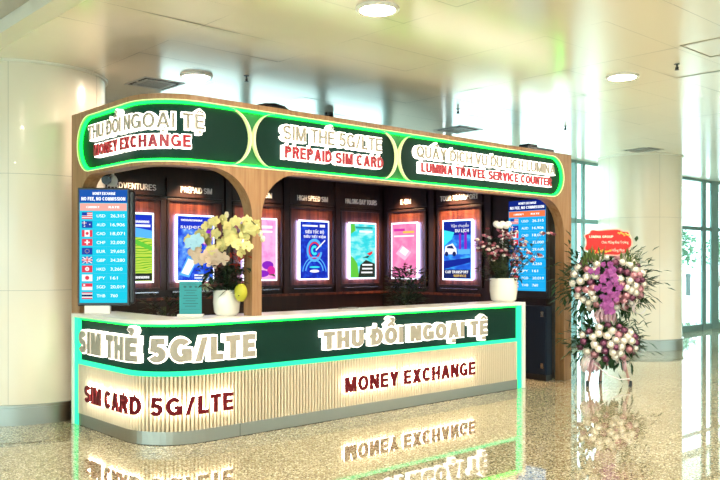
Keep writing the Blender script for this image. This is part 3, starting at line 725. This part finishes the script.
def sprinkler(x, y, label):
    t = thing('sprinkler', label, 'sprinkler', (x, y, CZ), group='ceiling sprinklers')
    B().lathe([(.028, .01), (.028, -.004), (.009, -.006), (.008, -.05), (.005, -.055)], 12).build('pipe', BLACK, t)
    b = B().lathe([(.022, -.056), (.022, -.060)], 12); b.box(-.003, .003, -.016, .016, -.056, -.03); b.build('deflector', BLACK, t)
sprinkler(4.75, 7.0, 'dark sprinkler head above the left curved sign'); sprinkler(7.75, 6.71, 'dark sprinkler head above the right lit sign')
sprinkler(7.59, 3.76, 'dark sprinkler head right of the downlight toward the right'); sprinkler(9.84, 6.52, 'dark sprinkler head near the right end of the kiosk')
sprinkler(14.6, 5.6, 'dark sprinkler head on the ceiling before the right windows')
def dome(x, y, label):
    t = thing('dome_camera', label, 'camera', (x, y, CZ), group='dark ceiling dome cameras')
    B().lathe([(.06, .01), (.06, -.03), (.07, -.035)], 20).build('mount', BLACK, t, True); B().ball((0, 0, -.06), .066, 16).build('dome', BLACK, t, True)
dome(6.72, 8.02, 'dark round dome camera above the middle lit sign'); dome(17.1, 6.6, 'dark dome camera on the ceiling by the thick mullions')
b = B()
for x0, x1, y0, y1 in ((6.96,7.56,3.07,3.08), (6.96,7.56,3.41,3.42), (6.96,6.97,3.07,3.42), (7.55,7.56,3.07,3.42)): b.box(x0, x1, y0, y1, CZ-.006, CZ+.004)
S(b.build('trim_1', mat('seam_dark')))

# kiosk ceiling spots (warm) over some bays
def spot(x, y, label, e=26):
    t = thing('spotlight', label, 'spotlight', (x, y, 2.8), group='small spotlights in the kiosk ceiling')
    B().lathe([(.035, .004), (.045, .004), (.045, -.02), (.035, -.022)], 20, cap=False).build('housing', BLACK, t)
    B().lathe([(.034, -.012), (.034, .0)], 20).build('lens', lit('spot_lens', (1, .72, .42), 8), t)
    l = bpy.data.lights.new('spot_beam', 'SPOT'); l.energy = e*9; l.color = (1, .62, .34); l.spot_size = math.radians(100); l.spot_blend = .7; l.shadow_soft_size = .04
    o = bpy.data.objects.new('spot_beam', l); COL.objects.link(o); o.parent = t; o.location = (0, 0, -.03)
    return o
spot(5.45, 9.20, 'kiosk spotlight above the blue network poster', 22); spot(6.58, 9.22, 'kiosk spotlight above the pink poster by the post', 18)
spot(8.82, 8.88, 'kiosk spotlight above the chip card poster', 22); spot(8.82, 7.80, 'kiosk spotlight above the car poster', 40)
spot(4.66, 9.2, 'kiosk spotlight above the terraced field poster', 8); spot(7.56, 9.2, 'kiosk spotlight above the ring emblem poster', 5)

# ------------------------------------------------------------------ things on the kiosk roof and under it
t = thing('cable_loop', 'black cable loop lying on the kiosk roof behind the left signs', 'cable', (4.97, 6.85, 2.86))
B().tube([(.42*math.cos(a*PI/12), .06*math.sin(a*PI/4), .03+.29*math.sin(a*PI/12)) for a in range(13)], .035).build('hose', BLACK, t, True)
t = thing('equipment_box', 'low black box on the kiosk roof above the right sign', 'box', (8.95, 6.40, 2.86))
B().box(-.30, .30, -.1, .12, 0, .225).build('case', BLACK, t, bevel=.01); B().box(-.25, -.05, -.08, .08, .225, .26).build('handle', BLACK, t, bevel=.01)
t = thing('security_camera', 'white and black camera hanging under the left curved arch', 'camera', (3.62, 7.36, 2.39), YAW)
t.location = (3.47, 7.40, 2.80)
B().lathe([(.014, -.40), (.014, 0)], 12).build('bracket', WHITE, t); B().ball((0, 0, -.45), .058, 16, (.8, 1, 1)).build('housing', WHITE, t, True)
B().lathe([(.03, 0), (.045, .02), (.045, .05)], 16).build('lens', BLACK, t).matrix_local = Matrix.Translation((-.03, -.065, -.45)) @ Matrix.Rotation(PI/2, 4, 'X')

# ------------------------------------------------------------------ counter-top items
def rose_mesh(r, name):
    b = B(); rn = random.Random(3)
    for sh, (q, h, off) in enumerate(((1.0, .60, 0), (.80, .80, .4))):
        n = 15; vs = []; prof = ((.25, -.55), (.75, -.35), (1.0, .1), (.92, .55))
        for j, (pr_, z) in enumerate(prof):
            for k in range(n):
                a = 2*PI*k/n; sc = 1+.10*j*math.cos(5*a+off*3)/3
                vs.append((r*q*pr_*sc*math.cos(a+off), r*q*pr_*sc*math.sin(a+off), r*(z*h+.06*j*math.sin(5*a+off))))
        fs = [(j*n+k, j*n+(k+1)%n, (j+1)*n+(k+1)%n, (j+1)*n+k) for j in range(3) for k in range(n)]
        b.add(vs, fs)
    b.ball((0, 0, r*.15), r*.66, 10, (1,1,.85))
    me = bpy.data.meshes.new(name); me.from_pydata(b.v, [], b.f); me.polygons.foreach_set('use_smooth', [True]*len(me.polygons)); me.update()
    return me
def orchid_mesh(r, name):
    b = B()
    for k, (a, L, w) in enumerate(((90, 1, .62), (18, .98, 1.0), (162, .98, 1.0), (-50, .95, .6), (230, .95, .6))):
        c, s = math.cos(math.radians(a)), math.sin(math.radians(a)); n = 12; vs = [(0, -.05*r, 0)]
        for j in range(n+1):
            t_ = j/n*PI; al = (1-math.cos(t_))/2*L; ww = math.sin(t_)*w*.5
            x, z = c*al-s*ww, s*al+c*ww
            vs.append((x*r, -(.05+.10*math.sin(al*3)-.04*k/5)*r, z*r))
        for j in range(n+1):
            t_ = j/n*PI; al = (1-math.cos(t_))/2*L; ww = -math.sin(t_)*w*.5
            x, z = c*al-s*ww, s*al+c*ww
            vs.append((x*r, -(.05+.10*math.sin(al*3)-.04*k/5)*r, z*r))
        fs = [(j+1, j+2, n+3+j, n+2+j) for j in range(n)]
        b.add(vs, [tuple(reversed(f)) for f in fs])
    b.ball((0, -.14*r, -.05*r), .14*r, 8, (1, 1.2, .8))
    me = bpy.data.meshes.new(name); me.from_pydata(b.v, [], b.f); me.polygons.foreach_set('use_smooth', [True]*len(me.polygons)); me.update()
    return me
def inst(name, me, m, parent, loc, rot):
    if not me.materials: me.materials.append(m)
    o = bpy.data.objects.new(name, me); COL.objects.link(o); o.parent = parent; o.location = loc; o.rotation_euler = rot
    return o

# orchid arrangement
VR = math.cos(YAW), math.sin(YAW)       # direction to the right as the visitor stands
def vw(a, d, z): return (VR[0]*a-VR[1]*d, VR[1]*a+VR[0]*d, z)      # a across, d away from the visitor
oc = thing('potted_orchid', 'yellow orchid arrangement in a cream pot beside the oak centre post', 'plant', (4.09, 6.35, 1.07))
B().lathe([(.085, 0), (.115, .03), (.125, .12), (.120, .22), (.113, .235), (.10, .225), (.10, .20)], 32).build('pot', CERAM, oc, True)
ob = orchid_mesh(.058, 'orchid_bloom'); OY = mat('orchid_yellow', (.68, .62, .24), .5); OP = mat('orchid_cream', (.70, .52, .38), .5)
sprays = [(-.33,.69),(-.24,.75),(-.17,.82),(-.09,.86),(-.02,.88),(-.27,.62),(-.16,.68),(-.09,.75),(.02,.79),(-.2,.74),(.0,.70),(-.13,.60),(-.04,.64),
          (.13,.85),(.18,.80),(.22,.86),(.10,.76),(.19,.72),(.14,.65),(.23,.63),(.26,.79),(.08,.68),(.30,.80),(.17,.58)]
sprays += [(a+random.uniform(-.07,.07), z+random.uniform(-.07,.05)) for a, z in sprays[::2]]
for k, (a, z) in enumerate(sprays):
    d = -.05+random.uniform(-.07, .07)-(.18 if a > .06 else 0); p = vw(a, d, z)
    o = inst('orchid_bloom', ob, OY, oc, p, (random.uniform(-.5,.4), random.uniform(-.7,.7), YAW+random.uniform(-.9,.9)))
ob2 = orchid_mesh(.07, 'cream_bloom')
for a, z in ((-.17,.54),(-.09,.55),(-.24,.52),(-.02,.52),(-.28,.58),(-.12,.49)): inst('cream_bloom', ob2, OP, oc, vw(a, -.08, z), (random.uniform(-.3,.3), random.uniform(-.4,.4), YAW+random.uniform(-.4,.4)))
ob3 = orchid_mesh(.07, 'blue_bloom')
for a, z in ((-.30,.66),(-.25,.69)): inst('blue_bloom', ob3, mat('bloom_blue', (.35,.62,.80), .5), oc, vw(a, -.12, z), (0, .3, YAW))
b = B()
for pts in ([(-.02,0,.2),(-.02,0,.55),(-.08,0,.78),(-.22,0,.80),(-.34,0,.70)], [(.02,0,.2),(.04,-.1,.6),(.10,-.2,.84),(.22,-.22,.90),(.32,-.22,.80),(.36,-.22,.70)], [(0,0,.2),(-.01,.02,.6),(.0,0,.84),(0,0,.93)]):
    b.tube([vw(*p) for p in pts], .006, 6)
b.build('stem', STEM, oc)
for a, z in ((.31,.80),(.34,.75),(.36,.70),(-.0,.93)): B().ball(vw(a, -.22 if a > .1 else 0, z), .022, 8, (1,1,1.5)).build('bud', mat('bud_cream', (.80,.76,.55), .5), oc, True)
b = B(); rn = random.Random(5)
for k in range(340):
    a, d = rn.gauss(0, .11), rn.gauss(0, .09)
    p = vw(a, d, rn.uniform(.2, .46)); b.leaf(p, (rn.gauss(0,1), rn.gauss(0,1), rn.uniform(-.4,.8)), rn.uniform(.06,.15), rn.uniform(.025,.05))
b.build('foliage', LEAF_D, oc)
b = B()
for k in range(26):
    p = vw(.11+rn.gauss(0,.045), -.10+rn.gauss(0,.03), rn.uniform(.36,.56)); b.leaf(p, (rn.gauss(0,.6), rn.gauss(0,.6), rn.uniform(.0,1)), rn.uniform(.05,.09), .04)
b.build('red_blooms', mat('bloom_red', (.42,.035,.02), .5), oc)
b = B(); b.ball(vw(.15, -.13, .215), .075, 12, (.8,.8,1.15)); b.build('yellow_lily', mat('lily_yellow', (.50,.48,.03), .5), oc, True)
b = B()
for k in range(20): b.leaf(vw(-.2+rn.gauss(0,.03), -.06, .27+rn.gauss(0,.03)), (rn.gauss(0,1), rn.gauss(0,1), rn.gauss(0,.5)), .06, .04)
b.build('pale_blooms', mat('bloom_pale', (.62,.72,.50), .5), oc, kind='stuff')

# small acrylic notice
t = thing('notice_stand', 'small teal notice stand on the counter corner, left of the orchid pot', 'sign', (3.765, 6.44, 1.07), YAW)
B().box(-.115, .115, -.035, .045, 0, .022).build('base', CERAM, t, bevel=.003)
bd_ = B().box(-.10, .10, -.004, .004, .022, .315).build('board', mat('teal_board', (.015, .27, .30), .4), t)
b = B(); b.quad(-.085, .085, .06, .062, -.0046); b.quad(-.085, .085, .285, .287, -.0046)
for k in range(7):
    hw = (.05, .07, .045, .07, .06, .04, .055)[k]; b.quad(-hw, hw, .09+.024*k, .096+.024*k, -.0046)
for x in (-.05, .0, .05): b.disc(x, .268, .014, .010, -.0046, 12)
b.build('print_lines', mat('teal_ink', (.01,.11,.13), .5), bd_)

# white pot with a twiggy bouquet at the counter's right end
fp = thing('potted_bouquet', 'pink and white twiggy bouquet in a white pot at the right counter end', 'plant', (8.08, 6.25, 1.07))
B().lathe([(.12, 0), (.155, .03), (.172, .14), (.170, .29), (.160, .298), (.148, .28), (.148, .25)], 36).build('pot', CERAM, fp, True)
b = B(); rn = random.Random(11); tips = []
for k in range(46):
    a = rn.gauss(0, .14); d = rn.gauss(0, .11); z = rn.uniform(.52, .88)
    b.tube([vw(a*.2, d*.2, .24), vw(a*.7, d*.7, .24+z*.35), vw(a*1.3, d*1.2, z)], [.005, .004, .002], 5); tips.append((a*1.3, d*1.2, z))
b.build('stem', STEM, fp)
b = B()
for k in range(620):
    a, d, z = rn.gauss(0,.12), rn.gauss(0,.09), rn.uniform(.26,.78); b.leaf(vw(a,d,z), (rn.gauss(0,1), rn.gauss(0,1), rn.uniform(-.3,.9)), rn.uniform(.05,.11), rn.uniform(.02,.04))
for k in range(5): b.leaf(vw(-.16-.02*k, -.05, .34+.02*k), vw(-1, -.2, .1), .14, .04)
b.build('foliage', LEAF_D, fp)
for nm, col, kk in (('white_bloom', (.80,.72,.70), 0), ('pink_bloom', (.50,.16,.22), 1), ('wine_bloom', (.16,.03,.05), 2)):
    me = rose_mesh(.027, nm); mm = mat(nm, col, .6)
    for i, (a, d, z) in enumerate(tips*3):
        if i % 3 == kk: inst(nm, me, mm, fp, vw(a+rn.gauss(0,.02), d-.02+rn.gauss(0,.02), z+rn.gauss(0,.025)), (rn.uniform(-.6,.9), rn.uniform(-.6,.6), 0))
b = B()
for k in range(7): b.ball(vw(-.03+.033*(k-3)*.75, -.08, .955+.012*math.cos(k*2)), .042, 10)
b.tube([vw(-.03,-.08,.93), vw(0,0,.3)], .004, 5); b.build('white_tag', mat('tag_white', (.88,.87,.84), .5), fp, True)

# plants behind the counter
def bushy(name, label, loc, h, spread, n, seed, red=0, pot=True):
    t = thing(name, label, 'plant', loc); rn = random.Random(seed)
    B().lathe([(.09, 0), (.12, .12), (.115, .16), (.10, .15)], 20).build('pot', BLACK, t, True)
    b = B()
    for k in range(n):
        z = .14+(h-.14)*rn.random(); q = spread*(1-.35*abs(z/h-.6)); a = rn.uniform(0, 2*PI); r = q*rn.random()**.6
        b.leaf((r*math.cos(a), r*math.sin(a), z), (math.cos(a), math.sin(a), rn.uniform(-.2,1)), rn.uniform(.06,.13), rn.uniform(.02,.045))
    b.build('foliage', LEAF_D, t)
    b = B()
    for k in range(5): b.tube([(0,0,.1), (rn.gauss(0,spread*.3), rn.gauss(0,spread*.3), h*.9)], .005, 5)
    b.build('stem', STEM, t)
    if red:
        b = B()
        for k in range(red): b.leaf((rn.gauss(0,.035), rn.gauss(0,.035), h+rn.uniform(-.06,.05)), (rn.gauss(0,1), rn.gauss(0,1), .5), .05, .035)
        b.build('red_blooms', mat('bloom_dark_red', (.22,.02,.02), .5), t)
bushy('potted_plant', 'dark leafy plant with red blooms behind the counter, before the chip card poster', (6.93, 6.82, .74), .74, .22, 620, 21, 24)
bushy('potted_plant', 'low dark leafy plant behind the left counter, beside the rate screen', (4.12, 7.55, .0), 1.22, .26, 420, 22)
t = thing('pen_tray', 'small dark pen tray lying on the countertop before the posters', 'tray', (5.65, 6.42, 1.07))
B().box(-.12, .12, -.03, .03, 0, .012).build('tray', mat('tray_grey', (.25,.25,.26), .4), t, bevel=.003); B().tube([(-.1,0,.018),(.08,.01,.018)], .006, 6).build('pen', BLACK, t)

# ------------------------------------------------------------------ opening flower stand
fs = thing('flower_stand', 'two-tier congratulation flower stand with red banner before the right column', 'flower stand', (9.22, 5.50, 0), 0)
def fv(a, d, z): return vw(a, d, z)
LEGM = mat('pale_pink_leg', (.42,.24,.20), .5)
for a0, d0 in ((-.27, -.10), (.27, -.10), (.0, .26)):
    lg = B().tube([fv(a0, d0, .0), fv(a0*.75, d0*.75, .30), fv(a0*.3, d0*.3, .95), fv(a0*.1, d0*.1, 1.45)], .018, 8).build('leg', LEGM, fs, True)
    B().lathe([(.022, 0), (.022, .07)], 10, fv(a0, d0, 0)).build('foot', BLACK, lg)
B().tube([fv(0,0,.2), fv(0,0,1.7)], .012, 8).build('pole', STEM, fs)
rn = random.Random(31)
def pack(n, ca, cz, ra, rz, mind, tries=4000, hole=None):
    pts = []
    for _ in range(tries):
        a, z = rn.uniform(-1,1), rn.uniform(-1,1)
        if a*a+z*z > 1: continue
        if hole and ((a*ra-hole[0])/hole[2])**2+((z*rz-hole[1])/hole[3])**2 < 1: continue
        q = (ca+a*ra, cz+z*rz)
        if all((q[0]-p[0])**2+(q[1]-p[1])**2 > mind**2 for p in pts):
            dep = -.24*math.sqrt(max(0, 1-a*a-z*z))-.02; pts.append((q[0], q[1], dep))
            if len(pts) >= n: break
    return pts
def aim(a, z, ca, cz): return (PI/2*.75+rn.uniform(-.2,.2)-(z-cz)*.8, rn.uniform(-.2,.2)+(a-ca)*.9, YAW+rn.uniform(-.3,.3))
wr_, pk_, mv_ = rose_mesh(.054, 'white_rose'), rose_mesh(.052, 'pink_rose'), rose_mesh(.048, 'mauve_rose')
WR, PK, MV = mat('rose_white', (.95,.90,.82), .6, emis=None), mat('rose_pink', (.62,.30,.36), .6), mat('rose_mauve', (.26,.08,.16), .6)
def bouquet(name, ca, cz, ra, rz, n, hole, cols):
    bq = B()
    for k in range(int(1500*ra*rz/.17)):
        a, z = rn.gauss(0,.5)*ra, rn.gauss(0,.5)*rz; r2 = min(1, (a/ra)**2+(z/rz)**2)
        bq.leaf(fv(ca+a, -.20*math.sqrt(1-r2)+.06+rn.uniform(-.03,.05), cz+z), fv(a/ra+rn.gauss(0,.4), rn.uniform(-.6,.1), z/rz+rn.gauss(0,.4)), rn.uniform(.08,.15), rn.uniform(.04,.065))
    for k in range(int(44*ra/.45)):
        th = rn.uniform(-.45, PI+.45); c, s = math.cos(th), math.sin(th)
        for j in range(5): bq.leaf(fv(ca+c*ra*(.78+.1*j), rn.uniform(-.06,.04), cz+s*rz*(.78+.12*j)-.02*j), fv(c+rn.gauss(0,.5), rn.gauss(0,.2), s+rn.gauss(0,.5)), rn.uniform(.07,.14), .042)
    bo = bq.build('foliage', LEAF, fs, kind='stuff')
    for i, (a, z, d) in enumerate(pack(n, ca, cz, ra, rz, .070, hole=hole)):
        nm, me, mm = cols[i % len(cols)]
        inst(nm, me, mm, fs, fv(a, d, z), aim(a, z, ca, cz))
Wt, Pt, Mt = ('white_rose', wr_, WR), ('pink_rose', pk_, PK), ('mauve_rose', mv_, MV)
bouquet('upper', .0, 1.31, .46, .36, 130, (-.06, -.02, .15, .34), (Wt, Wt, Pt, Wt, Mt, Wt, Pt))
bouquet('lower', .0, .555, .36, .25, 70, None, (Wt, Mt, Wt, Wt, Mt, Wt, Pt))
om = orchid_mesh(.042, 'purple_orchid'); OM = mat('orchid_purple', (.34, .07, .32), .5)
for k in range(70):
    a = -.06+rn.gauss(0,.062); z = 1.30+rn.uniform(-.36,.25); 
    a = -.06+(a+.06)*(1.25 if abs(z-1.35) < .2 else .7)
    inst('purple_orchid', om, OM, fs, fv(a, -.30+rn.uniform(-.03,.03), z), (rn.uniform(-.3,.4), rn.uniform(-.6,.6), YAW+rn.uniform(-.5,.5)))
b = B()
for k in range(60):
    a = rn.choice((-1,1))*rn.uniform(.1,.34); b.leaf(fv(a, -.16, 1.33+rn.uniform(.16,.30)), fv(a+rn.gauss(0,.3), -.2, 1), rn.uniform(.10,.20), .035)
b.build('olive_sprays', LEAF_L, fs)
# tulle drapery
def drape(name, pts, wd, m):
    b = B(); vs = []; fs_ = []
    n = len(pts); kx = 13
    for j, (a, z, w) in enumerate(pts):
        for k in range(kx): u = k/(kx-1)-.5; vs.append(fv(a+u*w, -.09+.035*math.sin(k*2.4+j*.5), z+.02*math.cos(k*2.1)))
    for j in range(n-1):
        for k in range(kx-1): fs_.append((j*kx+k, j*kx+k+1, (j+1)*kx+k+1, (j+1)*kx+k))
    b.add(vs, fs_); o = b.build(name, m, fs, True)
    so = o.modifiers.new('thickness', 'SOLIDIFY'); so.thickness = .004
    return o
TUL = mat('white_tulle', (.80,.74,.76), .7); TULP = mat('pink_tulle', (.78,.52,.60), .7)
drape('tulle_skirt', [(-.16,.44,.10),(-.20,.36,.18),(-.22,.28,.24),(-.23,.19,.20)], .2, TULP)
drape('tulle_drape', [(-.02,1.08,.14),(-.04,.98,.22),(-.05,.88,.26),(-.04,.78,.20)], .2, TULP)
drape('tulle_tail', [(.17,.42,.03),(.19,.33,.03),(.20,.27,.03),(.20,.2,.02)], .1, TULP)
drape('tulle_tail', [(-.24,.46,.05),(-.27,.36,.08),(-.30,.28,.10),(-.31,.2,.06)], .1, TUL)
b = B()
for k in range(2):
    b.T = Matrix.Translation(fv(.22+.13*k, -.20, 1.02-.03*k)) @ Matrix.Rotation(YAW, 4, 'Z') @ Matrix.Rotation(.6-.9*k, 4, 'Y')
    b.add([(.085*math.cos(t_*PI/8)*(1 if s_ else .8), -.03+.06*s_, .07*math.sin(t_*PI/8)) for s_ in (0,1) for t_ in range(16)], [(k2, (k2+1)%16, 16+(k2+1)%16, 16+k2) for k2 in range(16)])
b.T = None
b.build('ribbon_bow', TUL, fs, True)
b = B(); b.tube([fv(-.2,-.12,.30), fv(-.05,-.2,.16), fv(.1,-.2,.10), fv(.25,-.14,.10)], .008, 6); b.build('ribbon_sash', TUL, fs, True)
# red banner card
bn = []
for k in range(64):
    a = 2*PI*k/64; c, s = math.cos(a), math.sin(a)
    q = 1+.05*math.cos(9*a); bn.append((.285*q*math.copysign(abs(c)**.55, c), .155*q*math.copysign(abs(s)**.6, s)))
def on_card(me):
    for v in me.vertices: v.co = fv(v.co.x-.03, -.16-v.co.z, v.co.y+1.815)
    return me
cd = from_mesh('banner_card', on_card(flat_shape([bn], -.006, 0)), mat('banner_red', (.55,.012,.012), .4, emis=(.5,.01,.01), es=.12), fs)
GOLD = mat('gold_ink', (.80,.52,.08), .4); 
from_mesh('card_border', on_card(flat_shape([[(x*1.04, z*1.07) for x, z in bn], [(x*.985, z*.975) for x, z in bn]], .0, .004)), mat('card_rim', (.80,.50,.42), .5), cd)
for body, u, v, w_, cap in (('LUMINA GROUP', -.235, .055, .30, .030), ('Chúc Mừng Khai Trương', -.08, -.015, .335, .034), ('Hồng Phát', .05, -.115, .16, .034)):
    me = join(cap_letters(body, w_, cap, .0012, .003, .2)) if body.isupper() else text_mesh(body, w_, cap, .0012, .003)
    for x in me.vertices: x.co.x += u; x.co.y += v
    from_mesh('lettering', on_card(me), mat('banner_cream', (.92,.85,.70), .5), cd)
b = B()
for k in range(16): b.ball(fv(-.24+.016*k+rn.gauss(0,.012), -.163, 1.70+rn.gauss(0,.014)), .015, 6, (1,1,.8))
for k in range(10): b.ball(fv(.10+.015*k, -.163, 1.935-.004*k+rn.gauss(0,.006)), .012, 6)
b.build('gold_ornament', GOLD, cd, kind='stuff')
B().tube([fv(0,-.14,1.5), fv(0,-.15,1.68)], .008, 6).build('card_stick', STEM, fs)
